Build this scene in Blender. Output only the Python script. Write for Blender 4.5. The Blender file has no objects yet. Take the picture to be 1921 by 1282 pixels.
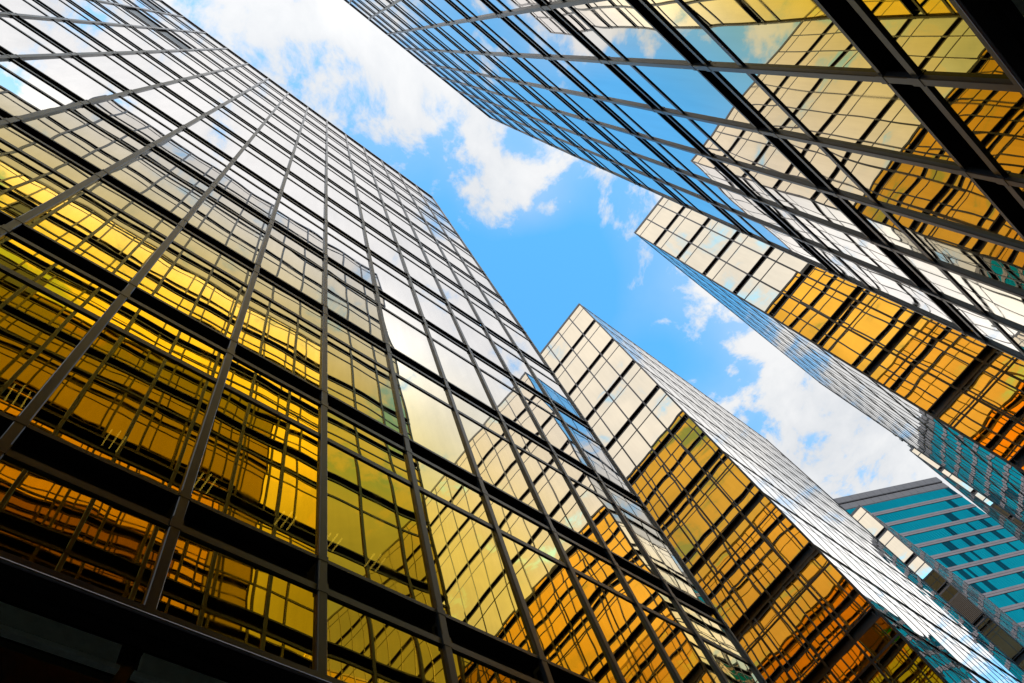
import bpy, math, random
from mathutils import Matrix, Vector
random.seed(7)
S = bpy.context.scene
COL = S.collection
R = math.radians
PI = math.pi

# ------------------------------------------------------------------ camera
CAM_Z = 1.6
cd = bpy.data.cameras.new("camera")
cam = bpy.data.objects.new("camera", cd)
COL.objects.link(cam)
cd.sensor_fit = 'HORIZONTAL'
cd.sensor_width = 36.0
cd.lens = 1389.99 / 1921 * 36.0
cd.clip_start = 0.05
cd.clip_end = 5000
rx = Vector((0.76505978, -0.60344591, -0.2248034))      # image right in the world
dn = Vector((0.50911857, 0.78056759, -0.36264654))      # image down
fw = Vector((0.39431182, 0.1629947, 0.90440639))        # view direction
M = Matrix((rx, -dn, -fw)).transposed().to_4x4()
M.translation = Vector((0, 0, CAM_Z))
cam.matrix_world = M
S.camera = cam

# ------------------------------------------------------------------ light
SUN_EL, SUN_AZ = 38.0, 224.0          # azimuth of the sun, degrees counter-clockwise from +X
sd = Vector((math.cos(R(SUN_EL)) * math.cos(R(SUN_AZ)), math.cos(R(SUN_EL)) * math.sin(R(SUN_AZ)), math.sin(R(SUN_EL))))
sl = bpy.data.lights.new("sun", 'SUN')
sl.energy = 2.2
sl.angle = R(0.5)
sl.color = (1.0, 0.95, 0.87)
sun = bpy.data.objects.new("sun", sl)
COL.objects.link(sun)
sun.rotation_euler = sd.to_track_quat('Z', 'Y').to_euler()
sun.location = sd * 200

S.view_settings.view_transform = 'Standard'
S.view_settings.look = 'None'
S.view_settings.exposure = 0.9
S.view_settings.gamma = 1.0
S.cycles.max_bounces = 14
S.cycles.glossy_bounces = 12
S.cycles.diffuse_bounces = 3
S.cycles.transparent_max_bounces = 12
S.cycles.caustics_reflective = False
S.cycles.caustics_refractive = False
S.cycles.sample_clamp_indirect = 6.0


class NT:
    """small helper around a node tree"""
    def __init__(self, tree):
        self.t = tree
        tree.nodes.clear()

    def n(self, kind, ins=None, **props):
        nd = self.t.nodes.new(kind)
        for k, v in props.items():
            setattr(nd, k, v)
        for k, v in (ins or {}).items():
            if isinstance(v, bpy.types.NodeSocket):
                self.t.links.new(v, nd.inputs[k])
            else:
                nd.inputs[k].default_value = v
        return nd

    def m(self, op, a, b=0.0, c=None, clamp=False):
        nd = self.n('ShaderNodeMath', {0: a, 1: b}, operation=op, use_clamp=clamp)
        if c is not None:
            if isinstance(c, bpy.types.NodeSocket):
                self.t.links.new(c, nd.inputs[2])
            else:
                nd.inputs[2].default_value = c
        return nd.outputs[0]

    def v(self, op, a, b=(0, 0, 0), scale=None):
        ins = {0: a, 1: b}
        nd = self.n('ShaderNodeVectorMath', operation=op)
        for k, x in ins.items():
            if isinstance(x, bpy.types.NodeSocket):
                self.t.links.new(x, nd.inputs[k])
            else:
                nd.inputs[k].default_value = x
        if scale is not None:
            if isinstance(scale, bpy.types.NodeSocket):
                self.t.links.new(scale, nd.inputs['Scale'])
            else:
                nd.inputs['Scale'].default_value = scale
        return nd.outputs['Value'] if op in ('DOT_PRODUCT', 'LENGTH') else nd.outputs['Vector']

    def ramp(self, fac, stops):
        nd = self.n('ShaderNodeValToRGB', {0: fac})
        e = nd.color_ramp.elements
        while len(e) < len(stops):
            e.new(0.5)
        for el, (p, c) in zip(e, stops):
            el.position = p
            el.color = (c[0], c[1], c[2], 1.0)
        return nd.outputs[0]


# ------------------------------------------------------------------ sky with clouds
W = bpy.data.worlds.new("World")
S.world = W
W.use_nodes = True
w = NT(W.node_tree)
SKY_STRENGTH = 0.15
sky = w.n('ShaderNodeTexSky', sky_type='NISHITA', sun_disc=False, sun_elevation=R(SUN_EL),
          sun_rotation=R(90.0 - SUN_AZ), air_density=1.0, dust_density=0.6, ozone_density=1.4)
d = w.n('ShaderNodeTexCoord').outputs['Generated']
sep = w.n('ShaderNodeSeparateXYZ', {0: d})
zc = w.m('MAXIMUM', sep.outputs[2], 0.06)
px = w.m('DIVIDE', sep.outputs[0], zc)
py = w.m('DIVIDE', sep.outputs[1], zc)
P = w.n('ShaderNodeCombineXYZ', {0: px, 1: py, 2: 0.0}).outputs[0]
warp = w.n('ShaderNodeTexNoise', {'Vector': P, 'Scale': 3.0, 'Detail': 3.0}).outputs['Color']
Pw = w.v('ADD', P, w.v('SCALE', w.v('SUBTRACT', warp, (0.5, 0.5, 0.5)), scale=0.16))
n1 = w.n('ShaderNodeTexNoise', {'Vector': Pw, 'Scale': 13.0, 'Detail': 10.0, 'Roughness': 0.60, 'Lacunarity': 2.1}).outputs['Fac']
n2 = w.n('ShaderNodeTexNoise', {'Vector': Pw, 'Scale': 2.2, 'Detail': 5.0, 'Roughness': 0.55}).outputs['Fac']
# coverage of the cloud deck: broad banks, many unseen and placed for the glass reflections (x/z, y/z, radius, weight)
BANKS = [(-0.36, 0.0, 0.42, 0.62), (0.08, -0.02, 0.17, 0.44), (0.25, 0.015, 0.06, 0.22), (0.29, 0.02, 0.065, 0.38), (0.345, 0.0, 0.05, 0.26), (1.5, -0.12, 0.4, 0.7), (-1.0, 0.0, 0.5, 0.75), (-0.9, -0.6, 0.6, 0.75), (0.41, -0.07, 0.08, -0.30),
         (1.03, -0.05, 0.20, 0.62), (0.84, -0.05, 0.06, 0.26), (0.84, 0.075, 0.13, -0.35), (0.98, 0.09, 0.11, -0.55), (0.68, 0.08, 0.10, -0.35), (0.56, 0.0, 0.20, -0.40), (0.44, 0.06, 0.10, -0.35),
         (0.60, -0.32, 0.44, 0.80), (0.10, -0.36, 0.36, 0.80), (1.05, -0.22, 0.36, 0.8), (0.40, 0.13, 0.16, -0.40),
         (-0.62, 0.24, 0.36, 0.90), (-0.62, -0.2, 0.34, 0.90), (-0.62, -0.48, 0.36, 0.8), (0.95, -0.5, 0.3, 0.7), (0.95, 0.5, 0.3, 0.6), (-0.06, 0.30, 0.22, 0.90), (0.21, 0.29, 0.15, 0.80), (0.38, 0.48, 0.18, 0.45), (0.90, 0.25, 0.24, 0.95), (1.3, 0.30, 0.34, 0.7), (-1.15, 0.25, 0.35, 0.75), (1.2, 0.5, 0.5, 0.3)]
cov = None
for bx, by, br, bw in BANKS:
    dv = w.v('LENGTH', w.v('SUBTRACT', P, (bx, by, 0)))
    g = w.m('MULTIPLY', w.n('ShaderNodeMapRange', {'Value': dv, 'From Min': br * 1.25, 'From Max': br * 0.25, 'To Min': 0.0, 'To Max': 1.0},
                            interpolation_type='SMOOTHSTEP').outputs[0], bw)
    cov = g if cov is None else w.m('ADD', cov, g)
dens = w.m('ADD', w.m('ADD', w.m('MULTIPLY', w.m('SUBTRACT', n1, 0.5), 2.5), w.m('MULTIPLY', w.m('SUBTRACT', n2, 0.5), 0.9)), w.m('MINIMUM', cov, 0.75))
mask = w.n('ShaderNodeMapRange', {'Value': dens, 'From Min': 0.06, 'From Max': 0.62, 'To Min': 0.0, 'To Max': 1.0}, interpolation_type='SMOOTHSTEP').outputs[0]
veil = w.n('ShaderNodeMapRange', {'Value': w.m('ADD', cov, w.m('MULTIPLY', w.m('SUBTRACT', n2, 0.5), 1.4)), 'From Min': -0.25, 'From Max': 1.0, 'To Min': 0.0, 'To Max': 0.45}).outputs[0]
low = w.n('ShaderNodeMapRange', {'Value': w.m('ABSOLUTE', py), 'From Min': 0.36, 'From Max': 0.56, 'To Min': 0.0, 'To Max': 0.9}, interpolation_type='SMOOTHSTEP').outputs[0]   # unseen haze added to both sides for the glass reflections
mask = w.m('MAXIMUM', w.m('MAXIMUM', mask, veil), low)
shade = w.n('ShaderNodeMapRange', {'Value': w.m('ADD', w.m('MULTIPLY', w.m('SUBTRACT', n2, 0.5), 1.5), w.m('MULTIPLY', dens, 0.35)), 'From Min': -0.25, 'From Max': 0.45, 'To Min': 0.0, 'To Max': 1.0}).outputs[0]
cl = w.n('ShaderNodeMix', {'Factor': shade, 'A': (9.2, 9.6, 10.2, 1), 'B': (13.5, 13.5, 13.6, 1)}, data_type='RGBA')
CLOUD = [o for o in cl.outputs if o.type == 'RGBA'][0]
for i in cl.inputs:
    if i.type == 'RGBA':
        i.default_value = (2.35, 2.52, 2.75, 1) if i.identifier.startswith('A') else (3.45, 3.48, 3.52, 1)
glow = w.m('ADD', 0.95, w.m('MULTIPLY', w.m('POWER', w.m('MAXIMUM', w.v('DOT_PRODUCT', d, tuple(sd)), 0.0), 2.5), 0.30))   # clouds are brighter towards the sun
dim = w.n('ShaderNodeMapRange', {'Value': py, 'From Min': 0.15, 'From Max': 0.36, 'To Min': 1.0, 'To Max': 0.82}, interpolation_type='SMOOTHSTEP').outputs[0]
dim = w.m('MULTIPLY', dim, w.n('ShaderNodeMapRange', {'Value': w.m('ABSOLUTE', py), 'From Min': 0.46, 'From Max': 0.70, 'To Min': 1.0, 'To Max': 0.65}).outputs[0])
hi = w.m('MULTIPLY', w.n('ShaderNodeMapRange', {'Value': py, 'From Min': -0.20, 'From Max': -0.33, 'To Min': 0.0, 'To Max': 0.9}, interpolation_type='SMOOTHSTEP').outputs[0],
         w.n('ShaderNodeMapRange', {'Value': px, 'From Min': 0.24, 'From Max': 0.44, 'To Min': 1.0, 'To Max': 0.0}, interpolation_type='SMOOTHSTEP').outputs[0])
hi = w.m('MULTIPLY', hi, w.n('ShaderNodeMapRange', {'Value': px, 'From Min': -0.42, 'From Max': -0.25, 'To Min': 0.0, 'To Max': 1.0}, interpolation_type='SMOOTHSTEP').outputs[0])
hi = w.m('ADD', hi, w.m('MULTIPLY', w.n('ShaderNodeMapRange', {'Value': py, 'From Min': -0.09, 'From Max': -0.16, 'To Min': 0.0, 'To Max': 0.45}, interpolation_type='SMOOTHSTEP').outputs[0],
                     w.n('ShaderNodeMapRange', {'Value': px, 'From Min': 0.62, 'From Max': 0.8, 'To Min': 0.0, 'To Max': 1.0}, interpolation_type='SMOOTHSTEP').outputs[0]))
CLOUD = w.v('SCALE', CLOUD, scale=w.m('MULTIPLY', w.m('MULTIPLY', glow, dim), w.m('ADD', 1.0, hi)))  # dim and hi shape the brightness by direction, for the tones the glass reflects
blue = w.v('MULTIPLY', sky.outputs[0], (0.66, 1.66, 1.82))
mx = w.n('ShaderNodeMix', data_type='RGBA')
w.t.links.new(mask, mx.inputs[0])
for i in mx.inputs:
    if i.type == 'RGBA':
        w.t.links.new(blue if i.identifier.startswith('A') else CLOUD, i)
bg = w.n('ShaderNodeBackground', {'Color': [o for o in mx.outputs if o.type == 'RGBA'][0], 'Strength': SKY_STRENGTH})
w.n('ShaderNodeOutputWorld', {'Surface': bg.outputs[0]})


# ------------------------------------------------------------------ materials
def mat(name):
    m = bpy.data.materials.new(name)
    m.use_nodes = True
    return m, NT(m.node_tree)


def simple(name, col, rough=0.5, metal=0.0, spec=0.5, var=0.25, scale=3.0, rvar=0.1):
    m, t = mat(name)
    pos = t.n('ShaderNodeNewGeometry').outputs['Position']
    nz = t.n('ShaderNodeTexNoise', {'Vector': pos, 'Scale': scale, 'Detail': 5.0}).outputs['Fac']
    k = t.m('ADD', 1.0 - var * 0.5, t.m('MULTIPLY', nz, var))
    c = t.v('SCALE', (col[0], col[1], col[2]), scale=k)
    rr = t.m('ADD', rough - rvar * 0.5, t.m('MULTIPLY', nz, rvar))
    b = t.n('ShaderNodeBsdfPrincipled', {'Base Color': c, 'Roughness': rr, 'Metallic': metal, 'Specular IOR Level': spec})
    t.n('ShaderNodeOutputMaterial', {'Surface': b.outputs[0]})
    return m


def glass_mat(name, tint, edge=(0.97, 0.94, 0.90), c0=0.19, c1=0.44, see=0.0, wob=0.007, pil=0.008, tilt=0.003):
    """coated mirror glass: tinted metal film under a clear pane, each pane slightly bowed"""
    m, t = mat(name)
    geo = t.n('ShaderNodeNewGeometry')
    N, pos = geo.outputs['Normal'], geo.outputs['Position']
    rnd = t.n('ShaderNodeAttribute', attribute_name='pane_rand')
    rs = t.n('ShaderNodeSeparateXYZ', {0: rnd.outputs['Vector']})
    uv = t.n('ShaderNodeSeparateXYZ', {0: t.n('ShaderNodeUVMap', uv_map='UVMap').outputs[0]})
    T = t.v('CROSS_PRODUCT', N, (0, 0, 1))
    off = t.v('SCALE', rnd.outputs['Vector'], scale=37.0)
    nz = t.n('ShaderNodeTexNoise', {'Vector': t.v('ADD', t.v('MULTIPLY', pos, (0.85, 0.85, 0.6)), off), 'Scale': 1.0, 'Detail': 1.2, 'Roughness': 0.4}).outputs['Color']
    ns = t.n('ShaderNodeSeparateXYZ', {0: nz})
    x = t.m('SUBTRACT', uv.outputs[0], 0.5)
    y = t.m('SUBTRACT', uv.outputs[1], 0.5)

    def bow(q):      # steep roll near the pane edges
        q2 = t.m('MULTIPLY', q, 2.0)
        return t.m('ADD', t.m('MULTIPLY', t.m('POWER', t.m('ABSOLUTE', q2), 4.0), t.m('SIGN', q2)), t.m('MULTIPLY', q2, 0.35))
    amp = t.m('MULTIPLY', t.m('SUBTRACT', rs.outputs[2], 0.35), pil)
    hx = t.m('ADD', t.m('MULTIPLY', bow(x), amp), t.m('ADD', t.m('MULTIPLY', t.m('SUBTRACT', ns.outputs[0], 0.5), wob), t.m('MULTIPLY', t.m('SUBTRACT', rs.outputs[0], 0.5), tilt)))
    hy = t.m('ADD', t.m('MULTIPLY', bow(y), amp), t.m('ADD', t.m('MULTIPLY', t.m('SUBTRACT', ns.outputs[1], 0.5), wob), t.m('MULTIPLY', t.m('SUBTRACT', rs.outputs[1], 0.5), tilt)))
    nn = t.v('NORMALIZE', t.v('ADD', N, t.v('ADD', t.v('SCALE', T, scale=hx), t.v('SCALE', (0, 0, 1), scale=hy))))
    k = t.m('ADD', 0.95, t.m('MULTIPLY', rs.outputs[0], 0.05))
    grime = t.n('ShaderNodeTexNoise', {'Vector': t.v('MULTIPLY', pos, (5.0, 5.0, 0.5)), 'Scale': 1.0, 'Detail': 6.0}).outputs['Fac']
    k = t.m('MULTIPLY', k, t.m('ADD', 0.93, t.m('MULTIPLY', grime, 0.13)))
    fac = t.m('SUBTRACT', 1.0, t.n('ShaderNodeLayerWeight', {'Blend': 0.5}).outputs['Facing'])     # cosine of the viewing angle: the film pales at a glance
    ang = t.n('ShaderNodeMapRange', {'Value': fac, 'From Min': c0, 'From Max': c1, 'To Min': 0.0, 'To Max': 1.0}, interpolation_type='SMOOTHSTEP').outputs[0]
    base = t.v('SCALE', t.ramp(ang, [(0.0, edge), (1.0, tint)]), scale=k)
    rough = t.n('ShaderNodeMapRange', {'Value': grime, 'From Min': 0.45, 'From Max': 0.8, 'To Min': 0.0, 'To Max': 0.035}).outputs[0]
    b = t.n('ShaderNodeBsdfGlossy', {'Color': base, 'Roughness': rough, 'Normal': nn})
    out = b.outputs[0]
    if see > 0:
        tr = t.n('ShaderNodeBsdfTransparent', {'Color': (0.95, 0.75, 0.35, 1)})
        out = t.n('ShaderNodeMixShader', {0: see, 1: out, 2: tr.outputs[0]}).outputs[0]
    t.n('ShaderNodeOutputMaterial', {'Surface': out})
    return m


GOLD = (0.93, 0.715, 0.15)
M_GLASS = glass_mat('gold_mirror_glass', GOLD)
M_GLASS_L = glass_mat('gold_mirror_glass_see_through', GOLD, (0.97, 0.94, 0.92), 0.19, 0.42, see=0.05)
M_GLASS_R = glass_mat('gold_mirror_glass_deep', GOLD, (0.97, 0.93, 0.89), 0.17, 0.43)
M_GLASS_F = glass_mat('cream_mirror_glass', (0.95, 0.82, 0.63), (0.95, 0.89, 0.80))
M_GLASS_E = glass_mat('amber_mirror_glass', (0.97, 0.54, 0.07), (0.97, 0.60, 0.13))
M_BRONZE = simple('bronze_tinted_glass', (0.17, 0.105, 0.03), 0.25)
M_FRAME = simple('bronze_metal', (0.046, 0.036, 0.034), 0.32, 0.0, 0.6, 0.25, 2.0, 0.03)
M_TRIM = simple('bright_metal_trim', (0.42, 0.37, 0.37), 0.35, 0.8)
M_PAN = simple('dark_bronze_spandrel', (0.075, 0.053, 0.043), 0.45, 0.0, 0.5, 0.4, 2.0)
M_BODY = simple('interior_dark', (0.03, 0.022, 0.015), 0.8)
M_STONE = simple('dark_green_granite', (0.72, 0.78, 0.62), 0.6, 0.0, 0.5, 0.5, 9.0)
M_SHOP = simple('dark_shopfront_glass', (0.02, 0.016, 0.008), 0.08, 0.0, 0.5, 0.3, 2.0)
M_ROOF = simple('roof_felt', (0.12, 0.12, 0.12), 0.9)
M_PAVE = simple('pavement', (0.22, 0.20, 0.18), 0.8, 0, 0.4, 0.4, 4.0)
M_GROUND = simple('asphalt', (0.055, 0.055, 0.055), 0.9, 0, 0.3, 0.4, 6.0)
M_LOUV = simple('brown_louvre', (0.085, 0.062, 0.045), 0.5, 0.2)
M_GREY = simple('grey_equipment', (0.16, 0.17, 0.18), 0.6)
M_SLATE = simple('blue_grey_panel', (0.055, 0.085, 0.13), 0.5, 0.0)
M_LEAF = simple('dark_leaf', (0.03, 0.05, 0.025), 0.7)

m_, t_ = mat('tube_light')
e_ = t_.n('ShaderNodeEmission', {'Color': (1.0, 0.82, 0.16, 1), 'Strength': 1.8})
t_.n('ShaderNodeOutputMaterial', {'Surface': e_.outputs[0]})
M_TUBE = m_


# ------------------------------------------------------------------ mesh helpers
class MB:
    def __init__(self):
        self.v, self.f = [], []

    def box(self, a, b):
        x0, y0, z0 = (min(a[i], b[i]) for i in range(3))
        x1, y1, z1 = (max(a[i], b[i]) for i in range(3))
        o = len(self.v)
        self.v += [(x0, y0, z0), (x1, y0, z0), (x1, y1, z0), (x0, y1, z0), (x0, y0, z1), (x1, y0, z1), (x1, y1, z1), (x0, y1, z1)]
        self.f += [tuple(o + i for i in q) for q in ((0, 3, 2, 1), (4, 5, 6, 7), (0, 1, 5, 4), (1, 2, 6, 5), (2, 3, 7, 6), (3, 0, 4, 7))]

    def prism(self, pts, z0, z1):
        """vertical extrusion of a plan outline (counter-clockwise)"""
        o, n = len(self.v), len(pts)
        self.v += [(x, y, z0) for x, y in pts] + [(x, y, z1) for x, y in pts]
        self.f += [tuple(o + n - 1 - i for i in range(n)), tuple(o + n + i for i in range(n))]
        self.f += [(o + i, o + (i + 1) % n, o + n + (i + 1) % n, o + n + i) for i in range(n)]

    def quad(self, a, b, c, e):
        o = len(self.v)
        self.v += [a, b, c, e]
        self.f.append((o, o + 1, o + 2, o + 3))

    def build(self, name, m, parent=None, origin=None):
        me = bpy.data.meshes.new(name)
        vs = self.v
        if origin is not None:
            vs = [(x - origin[0], y - origin[1], z - origin[2]) for x, y, z in vs]
        me.from_pydata(vs, [], self.f)
        me.materials.append(m)
        me.update()
        ob = bpy.data.objects.new(name, me)
        COL.objects.link(ob)
        if parent is not None:
            ob.parent = parent
        elif origin is not None:
            ob.location = origin
        return ob


def tag(o, label=None, cat=None, group=None, kind=None):
    for k, x in (('label', label), ('category', cat), ('group', group), ('kind', kind)):
        if x:
            o[k] = x
    return o


def thing(name, loc, label, cat, group=None):
    o = bpy.data.objects.new(name, None)
    COL.objects.link(o)
    o.location = loc
    o.empty_display_size = 0.5
    return tag(o, label, cat, group)


# ------------------------------------------------------------------ projection (only used to rank panes by visible size)
def pix(p):
    q = Vector(p) - Vector((0, 0, CAM_Z))
    z = q.dot(fw)
    if z < 0.05:
        return None
    return (0.5 + 1389.99 / 1921 * q.dot(rx) / z, 0.5 + 1389.99 / 1282 * q.dot(dn) / z)


def area(qs):
    pts = [pix(q) for q in qs]
    if any(p is None for p in pts):
        return 0.0
    cx, cy = sum(p[0] for p in pts) / 4, sum(p[1] for p in pts) / 4
    if not (-0.05 < cx < 1.05 and -0.05 < cy < 1.05):
        return 0.0
    return abs(sum(pts[i][0] * pts[(i + 1) % 4][1] - pts[(i + 1) % 4][0] * pts[i][1] for i in range(4))) / 2


# ------------------------------------------------------------------ gold curtain wall
Z0, ST = 7.96, 4.0             # slab line of the first band, storey height
SILL = 6.38


class Face:
    """one flat facade: local (s along, d outward, z up) -> world"""
    def __init__(self, p, tang, nrm, us, proud=0.04, mat=None):
        self.proud, self.mat = proud, mat
        self.p, self.t, self.n, self.us = p, tang, nrm, us

    def w(self, s, d_, z):
        return (self.p[0] + self.t[0] * s + self.n[0] * d_, self.p[1] + self.t[1] * s + self.n[1] * d_, z)

    def box(self, mb, s0, s1, d0, d1, z0, z1):
        mb.box(self.w(s0, d0, z0), self.w(s1, d1, z1))


def panes_mesh(name, lst, m, parent):
    me = bpy.data.meshes.new(name)
    vs, fs = [], []
    for F, s0, s1, z0, z1 in lst:
        o = len(vs)
        a, b, c, e = F.w(s0, 0, z0), F.w(s1, 0, z0), F.w(s1, 0, z1), F.w(s0, 0, z1)
        cr = Vector((b[0] - a[0], b[1] - a[1], 0)).cross(Vector((0, 0, 1)))
        if cr.dot(Vector((F.n[0], F.n[1], 0))) < 0:
            a, b, c, e = b, a, e, c
        vs += [a, b, c, e]
        fs.append((o, o + 1, o + 2, o + 3))
    me.from_pydata(vs, [], fs)
    mats = []
    for q in lst:
        mm = q[0].mat or m
        if mm not in mats:
            mats.append(mm)
            me.materials.append(mm)
    me.polygons.foreach_set('material_index', [mats.index(q[0].mat or m) for q in lst])
    uvl = me.uv_layers.new(name='UVMap')
    at = me.attributes.new('pane_rand', 'FLOAT_VECTOR', 'FACE')
    for i in range(len(fs)):
        for k, q in enumerate(((0, 0), (1, 0), (1, 1), (0, 1))):
            uvl.data[i * 4 + k].uv = q
        at.data[i].vector = (random.random(), random.random(), random.random())
    me.update()
    ob = bpy.data.objects.new(name, me)
    COL.objects.link(ob)
    ob.parent = parent
    return ob


def curtain_wall(parent, faces, ztop_k, glass, fine=True, vents=(), louvres=(), limit=100, sill=True):
    """panes, mullions, transoms and spandrel bands of all faces of one tower"""
    allp = []
    for F in faces:
        us = F.us
        for k in range(-1, ztop_k):
            zb = Z0 + ST * k
            for i in range(len(us) - 1):
                s0, s1 = us[i] + 0.035, us[i + 1] - 0.035
                if k >= 0:
                    if (F, i, k) in vents or (F, i, k) in louvres:
                        pass
                    else:
                        allp.append((F, s0, s1, zb + 0.06, zb + 2.60))
                    allp.append((F, s0, s1, zb + 2.67, zb + ST - 0.43))
                else:
                    allp.append((F, s0, s1, SILL + 0.06, zb + ST - 0.43))
    rank = sorted(allp, key=lambda q: -area([q[0].w(q[1], 0, q[3]), q[0].w(q[2], 0, q[3]), q[0].w(q[2], 0, q[4]), q[0].w(q[1], 0, q[4])]))
    for q in rank[:limit]:
        panes_mesh('window_pane', [q], glass, parent)
    if rank[limit:]:
        tag(panes_mesh('window_panes', rank[limit:], glass, parent), kind='stuff')
    ztop = Z0 + ST * ztop_k
    for F in faces:
        us = F.us
        L0, L1 = us[0], us[-1]
        for j, u in enumerate(us):
            mb = MB()
            hw, fr, ch = 0.050, F.proud, 0.008
            prof = [(u - hw, -0.02), (u - hw, fr - ch), (u - hw + ch, fr), (u + hw - ch, fr), (u + hw, fr - ch), (u + hw, -0.02)]
            wp = [F.w(s, d_, 0)[:2] for s, d_ in prof]
            ar = sum(wp[i][0] * wp[(i + 1) % 6][1] - wp[(i + 1) % 6][0] * wp[i][1] for i in range(6))
            if ar < 0:
                wp.reverse()
            mb.prism(wp, SILL - 0.02, ztop - 0.35)
            if fine:
                for k in range(ztop_k):           # splice collars at each slab
                    zb = Z0 + ST * k
                    F.box(mb, u - hw - 0.006, u + hw + 0.006, 0.0, fr + 0.004, zb - 0.47, zb - 0.33)
                    F.box(mb, u - hw - 0.006, u + hw + 0.006, 0.0, fr + 0.004, zb + 0.00, zb + 0.085)
            mb.build('mullion', M_FRAME, parent)
        fl = F.proud * 0.55
        for k in range(0, ztop_k):
            zb = Z0 + ST * k
            mb = MB()
            for i in range(len(us) - 1):
                a, b = us[i] + 0.05, us[i + 1] - 0.05
                F.box(mb, a, b, -0.20, -0.16, zb - 0.36, zb + 0.02)          # recessed back plate
            pl = mb.build('spandrel_panel', M_PAN, parent)
            mb = MB()
            for i in range(len(us) - 1):
                a, b = us[i] + 0.05, us[i + 1] - 0.05
                F.box(mb, a, b, -0.20, fl, zb - 0.45, zb - 0.36)          # lower flange
                F.box(mb, a, b, -0.20, fl, zb + 0.02, zb + 0.075)         # upper flange
            mb.build('spandrel_flange', M_FRAME, parent)
            mb = MB()
            for i in range(len(us) - 1):
                a, b = us[i] + 0.05, us[i + 1] - 0.05
                F.box(mb, a, b, -0.03, fl * 0.8, zb + 2.585, zb + 2.685)
            mb.build('transom', M_FRAME, parent)
        mb = MB()
        F.box(mb, L0 - 0.02, L1 + 0.02, -0.22, F.proud + 0.012, ztop - 0.45, ztop - 0.18)
        mb.build('roof_coping', M_FRAME, parent)
        if sill:
            mb = MB()
            F.box(mb, L0 - 0.02, L1 + 0.02, -0.30, 0.075, SILL - 0.03, SILL + 0.07)
            F.box(mb, L0 - 0.02, L1 + 0.02, -0.60, -0.06, SILL - 0.10, SILL - 0.035)
            mb.build('bottom_sill', M_FRAME, parent)
            mb = MB()
            rod = [(0.085 + 0.016 * math.cos(2 * PI * q / 8), SILL - 0.03 + 0.016 * math.sin(2 * PI * q / 8)) for q in range(8)]
            o_ = len(mb.v)
            mb.v += [F.w(L0, a, z) for a, z in rod] + [F.w(L1, a, z) for a, z in rod]
            mb.f += [(o_ + q, o_ + (q + 1) % 8, o_ + 8 + (q + 1) % 8, o_ + 8 + q) for q in range(8)]
            mb.build('drip_edge', M_TRIM, parent)


def vent_panels(parent, F, cells):
    """window bays opened for ventilation: dark hollow with a blue-grey flap"""
    for i, k in cells:
        zb = Z0 + ST * k
        s0, s1 = F.us[i] + 0.05, F.us[i + 1] - 0.05
        mb = MB()
        F.box(mb, s0, s1, -0.24, -0.20, zb + 0.08, zb + 2.6)
        o = mb.build('open_vent', M_PAN, parent)
        mb = MB()
        F.box(mb, s0 + 0.04, s1 - 0.02, -0.10, -0.06, zb + 0.55, zb + 2.55)
        mb.build('vent_flap', M_SLATE, o)


def frange(n, a, st):
    return [a + st * i for i in range(n)]


def tower(name, label, x0, x1, yf, sgn, nA, wB, nB, ztop_k=12, glass=None, limit=100, front=True, back=True, body_gap=0.32, vents=(), loc=None, cat='tower', proud=0.045, end=False):
    """box tower. Street face at y=yf (outward normal -sgn), end faces at x0 (facing -X) and x1 (facing +X); sgn=+1: body on +y side"""
    root = thing(name, ((x0 + x1) / 2, yf + sgn * wB * nB / 2, 0), label, cat)
    root_inv = Matrix.Translation(-Vector(root.location))
    dep = wB * nB
    wa = (x1 - x0) / nA
    faces = [Face((x0, yf), (1, 0), (0, -sgn), frange(nA + 1, 0, wa), proud)]
    ends = []
    if front:
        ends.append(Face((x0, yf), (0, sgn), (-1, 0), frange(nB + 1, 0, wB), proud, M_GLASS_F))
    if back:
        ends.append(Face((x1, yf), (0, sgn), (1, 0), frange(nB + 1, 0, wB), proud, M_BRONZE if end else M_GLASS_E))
    before = set(bpy.data.objects)
    vset = {(faces[0], i, k) for i, k in vents}
    curtain_wall(root, faces + ends, ztop_k, glass or M_GLASS, vents=vset, limit=limit)
    if vents:
        vent_panels(root, faces[0], vents)
    g = body_gap
    zt = Z0 + ST * ztop_k
    mb = MB()
    ya, yb = yf + sgn * g, yf + sgn * dep
    mb.box((x0 + 0.32, ya, SILL - 0.02), (x1 - 0.32, yb, zt - 0.5))
    mb.build('core', M_BODY, root)
    mb = MB()
    mb.box((x0 + 0.1, yf + sgn * 0.1, zt - 0.44), (x1 - 0.1, yb, zt - 0.3))
    mb.build('roof', M_ROOF, root)
    # podium set back under the curtain wall
    mb = MB()
    ps = yf + sgn * 0.12
    mb.box((x0 + 0.9, ps + sgn * 0.02, 0.15), (x1 - 0.9, yb, SILL - 0.06))
    mb.build('podium', M_SHOP, root)
    mb = MB()
    for i in range(nA):
        a, b = x0 + wa * i, x0 + wa * (i + 1)
        if i in (0, nA - 1):
            continue
        mb.box((a + 0.09, ps - sgn * 0.03, 6.03), (b - 0.07, ps + sgn * 0.01, 6.20))
        mb.box((a + 0.06, ps - sgn * 0.045, 5.97), (b - 0.04, ps + sgn * 0.01, 6.01))
    mb.build('podium_fascia', M_STONE, root)
    for o in set(bpy.data.objects) - before:
        if o.parent == root:
            o.matrix_parent_inverse = root_inv
    return root, faces[0], ends


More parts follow.
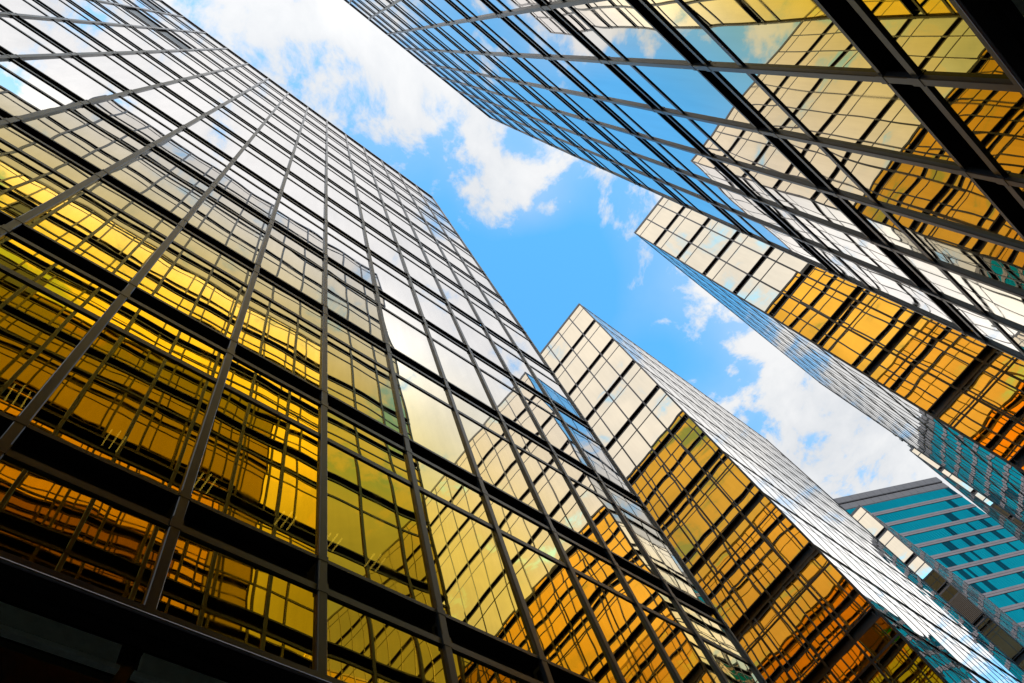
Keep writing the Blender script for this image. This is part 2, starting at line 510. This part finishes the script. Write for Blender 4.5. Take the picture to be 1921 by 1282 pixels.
# left and right towers along the alley, and the same again further on
YL, YR = 4.12, -2.926
WA = 1.4825
left, FL, _ = tower('glass_tower', 'huge gold mirror glass tower filling the left half, open vents near its roof',
                    2.607 - 12 * WA, 2.607 + 6 * WA, YL, 1, 18, 1.42, 19, glass=M_GLASS_L, body_gap=2.6, vents=[(5, 8), (6, 8), (4, 10)])
right, FR, _ = tower('glass_tower', 'gold mirror glass tower overhead at the upper right, reflecting blue sky and its neighbours',
                     2.7356 - 8 * WA, 2.7356 + 6 * 1.466, YR, -1, 14, 1.41, 19, glass=M_GLASS_R)
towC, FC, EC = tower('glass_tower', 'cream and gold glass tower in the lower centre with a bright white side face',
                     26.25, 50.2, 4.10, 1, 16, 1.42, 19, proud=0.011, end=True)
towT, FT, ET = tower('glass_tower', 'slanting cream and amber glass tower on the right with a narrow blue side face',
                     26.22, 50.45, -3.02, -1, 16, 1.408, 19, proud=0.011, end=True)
t3L, _, E3L = tower('glass_tower', 'distant thin cream tower edge beyond the lower centre tower, with a brown louvred bay',
                    65.2, 89.4, 3.95, 1, 16, 1.42, 8, limit=60, proud=0.015)
t3R, _, E3R = tower('glass_tower', 'distant thin cream tower edge at the right, directly before the teal office block',
                    65.2, 89.4, -3.42, -1, 16, 1.42, 8, limit=60, proud=0.015)


# lower wing behind the right tower and the recessed link walls (seen in the mirror glass)
def wall_block(name, label, F, ztop_k, box):
    root = thing(name, ((box[0][0] + box[1][0]) / 2, (box[0][1] + box[1][1]) / 2, 0), label, 'building')
    inv = Matrix.Translation(-Vector(root.location))
    curtain_wall(root, [F], ztop_k, M_GLASS, fine=False, limit=0)
    mb = MB()
    mb.box((box[0][0], box[0][1], 0.1), (box[1][0], box[1][1], Z0 + ST * ztop_k - 0.3))
    mb.build('core', M_BODY, root)
    for o in root.children:
        o.matrix_parent_inverse = inv
    return root


xr0 = 2.7356 - 8 * WA
wall_block('glass_wing', 'lower gold glass wing joined to the upper right tower', Face((xr0 - 12 * WA, YR), (1, 0), (0, 1), frange(13, 0, WA)), 9,
           ((xr0 - 12 * WA, YR - 0.35, 0), (xr0 - 0.05, YR - 13, 0)))
wall_block('glass_link', 'gold glass link at the back of the left recess', Face((11.55, YL + 26.6), (1, 0), (0, -1), frange(11, 0, 1.465)), 12,
           ((11.5, YL + 26.95, 0), (26.2, YL + 28.2, 0)))
wall_block('glass_link', 'gold glass link at the back of the right recess', Face((11.6, YR - 26.4), (1, 0), (0, 1), frange(11, 0, 1.46)), 12,
           ((11.5, YR - 26.75, 0), (26.2, YR - 28, 0)))

# louvred bay on the far left tower
F = E3L[0]
lb = MB()
for i in range(22):
    z = Z0 + ST * 8 + 0.1 + i * 0.113
    F.box(lb, 0.06, 1.36, 0.012, 0.05, z, z + 0.062)
o = lb.build('louvre', M_LOUV, t3L)
o.matrix_parent_inverse = Matrix.Translation(-Vector(t3L.location))

# ------------------------------------------------------------------ teal office block
M_TEALG = glass_mat('teal_mirror_glass', (0.004, 0.22, 0.27), (0.03, 0.32, 0.38), 0.0, 0.4, wob=0.02, pil=0.004, tilt=0.008)
M_TEAL_REFL = glass_mat('dark_reflection_glass', (0.004, 0.05, 0.07), (0.01, 0.08, 0.10), 0.0, 0.4, wob=0.02, pil=0.004, tilt=0.008)
M_TEALW = simple('grey_pink_cladding', (0.115, 0.10, 0.118), 0.6, 0, 0.5, 0.5, 0.6)
M_TEALR = simple('grey_rim_cladding', (0.075, 0.072, 0.085), 0.6, 0, 0.5, 0.5, 0.6)
TS = 1.45                     # size of the block
TH = 84.3 * TS + CAM_Z
root = thing('office_block', (110 * TS, -4.6 * TS, 0), 'teal glass office block with horizontal pink grey bands and a dark roof rim', 'office building')
tx, ty = -0.737, 0.676        # along the visible face, towards the left of the picture
nx, ny = -0.676, -0.737       # outward
FT2 = Face((0, 0), (tx, ty), (nx, ny), [])


def tbox(mb, s0, s1, d0, d1, z0, z1):
    q = [FT2.w(s0, d0, 0)[:2], FT2.w(s1, d0, 0)[:2], FT2.w(s1, d1, 0)[:2], FT2.w(s0, d1, 0)[:2]]
    ar = sum(q[i][0] * q[(i + 1) % 4][1] - q[(i + 1) % 4][0] * q[i][1] for i in range(4))
    if ar < 0:
        q.reverse()
    mb.prism(q, z0, z1)


LEN = 57.0
mb = MB(); tbox(mb, 0.1, LEN, -20, -0.12, 0.1, TH - 0.3); mb.build('core', M_TEALW, root)
mb = MB(); tbox(mb, 0, LEN, -0.1, 0.20, TH - 1.4 * TS, TH); tbox(mb, 0, LEN, -0.1, 0.02, TH - 2.9 * TS, TH - 1.5 * TS)
for q in range(int(LEN / 1.9)):
    tbox(mb, q * 1.9, q * 1.9 + 1.86, 0.02, 0.26, TH - 1.3 * TS, TH - 0.1 * TS)
    tbox(mb, q * 1.9, q * 1.9 + 1.86, 0.02, 0.08, TH - 2.8 * TS, TH - 1.6 * TS)
mb.build('roof_rim', M_TEALR, root)
PW = 0.45 * TS
DARK_REFL = [(0.2, 82.0, 0.94, 0.62), (0.5, 77.6, 1.05, 0.36), (0.4, 75.2, 1.2, 0.36), (0.93, 72.3, 1.36, 0.36), (0.9, 69.7, 1.6, 0.36), (0.5, 66.5, 1.7, 0.36), (0.5, 63.5, 1.8, 0.36)]     # dark reflection put into the pane colour, in columns stepping down floor by floor
FLH, BAND = 2.68 * TS, 0.74 * TS
zt = TH - 2.9 * TS
k = 0
while zt - FLH * (k + 1) > 8:
    z1 = zt - FLH * k
    zu = (z1 - FLH * 0.35 - CAM_Z) / TS + CAM_Z
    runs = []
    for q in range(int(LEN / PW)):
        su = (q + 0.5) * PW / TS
        hit = any(abs(su - (a + (zz - zu) * m)) < wd for a, zz, m, wd in DARK_REFL)
        nm = 'dark_reflection_pane' if hit else 'window_strip'
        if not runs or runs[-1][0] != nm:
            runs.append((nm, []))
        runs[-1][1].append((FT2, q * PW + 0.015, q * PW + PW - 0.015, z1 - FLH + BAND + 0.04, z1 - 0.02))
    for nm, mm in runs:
        panes_mesh(nm, mm, M_TEAL_REFL if nm == 'dark_reflection_pane' else M_TEALG, root)
    mb = MB(); tbox(mb, 0, LEN, -0.1, 0.10, z1 - FLH, z1 - FLH + BAND * 0.47); tbox(mb, 0, LEN, -0.1, 0.10, z1 - FLH + BAND * 0.53, z1 - FLH + BAND)
    tbox(mb, 0, LEN, -0.1, 0.06, z1 - FLH + BAND * 0.47, z1 - FLH + BAND * 0.53)
    mb.build('band', M_TEALW, root)
    k += 1

# ------------------------------------------------------------------ roof gear on the far right tower
root = thing('roof_antenna', (65.6, -3.95, Z0 + 48 - 0.2), 'small cluster of dark antennas and boxes on the roof of the far right tower', 'antenna')
mb = MB()
mb.box((-0.03, -0.03, 0), (0.03, 0.03, 3.2)); mb.build('mast', M_GREY, root)
mb = MB()
for x, y, z in ((0, 0, 2.9), (0.1, 0.05, 2.0), (-0.1, -0.1, 1.3), (0.05, 0.1, 0.7), (0, 0.0, 0.25)):
    mb.box((x - 0.14, y - 0.14, z - 0.17), (x + 0.14, y + 0.14, z + 0.17))
mb.build('equipment_box', M_GREY, root)

# ------------------------------------------------------------------ ceiling tubes inside the first storey of the left tower
for gx in (-0.85, 0.42, 1.75, 3.05, 3.85, 4.65):
    root = thing('ceiling_light', (gx, 5.95, 11.42), 'row of yellow fluorescent tubes glowing behind the lower left panes', 'ceiling light', 'tube lights behind the left tower glass')
    for j in range(3):
        mb = MB()
        mb.box((j * 0.10 - 0.010, -0.13 - 0.04 * (j % 2), 0), (j * 0.10 + 0.010, 0.14, 0.02))
        mb.build('tube', M_TUBE, root)

# ------------------------------------------------------------------ ground
mb = MB(); mb.quad((-2000, -2000, 0), (2000, -2000, 0), (2000, 2000, 0), (-2000, 2000, 0))
tag(mb.build('ground', M_GROUND), kind='structure')
mb = MB(); mb.box((-40, -2.6, 0), (95, 3.8, 0.12))
tag(mb.build('pavement', M_PAVE), kind='structure')
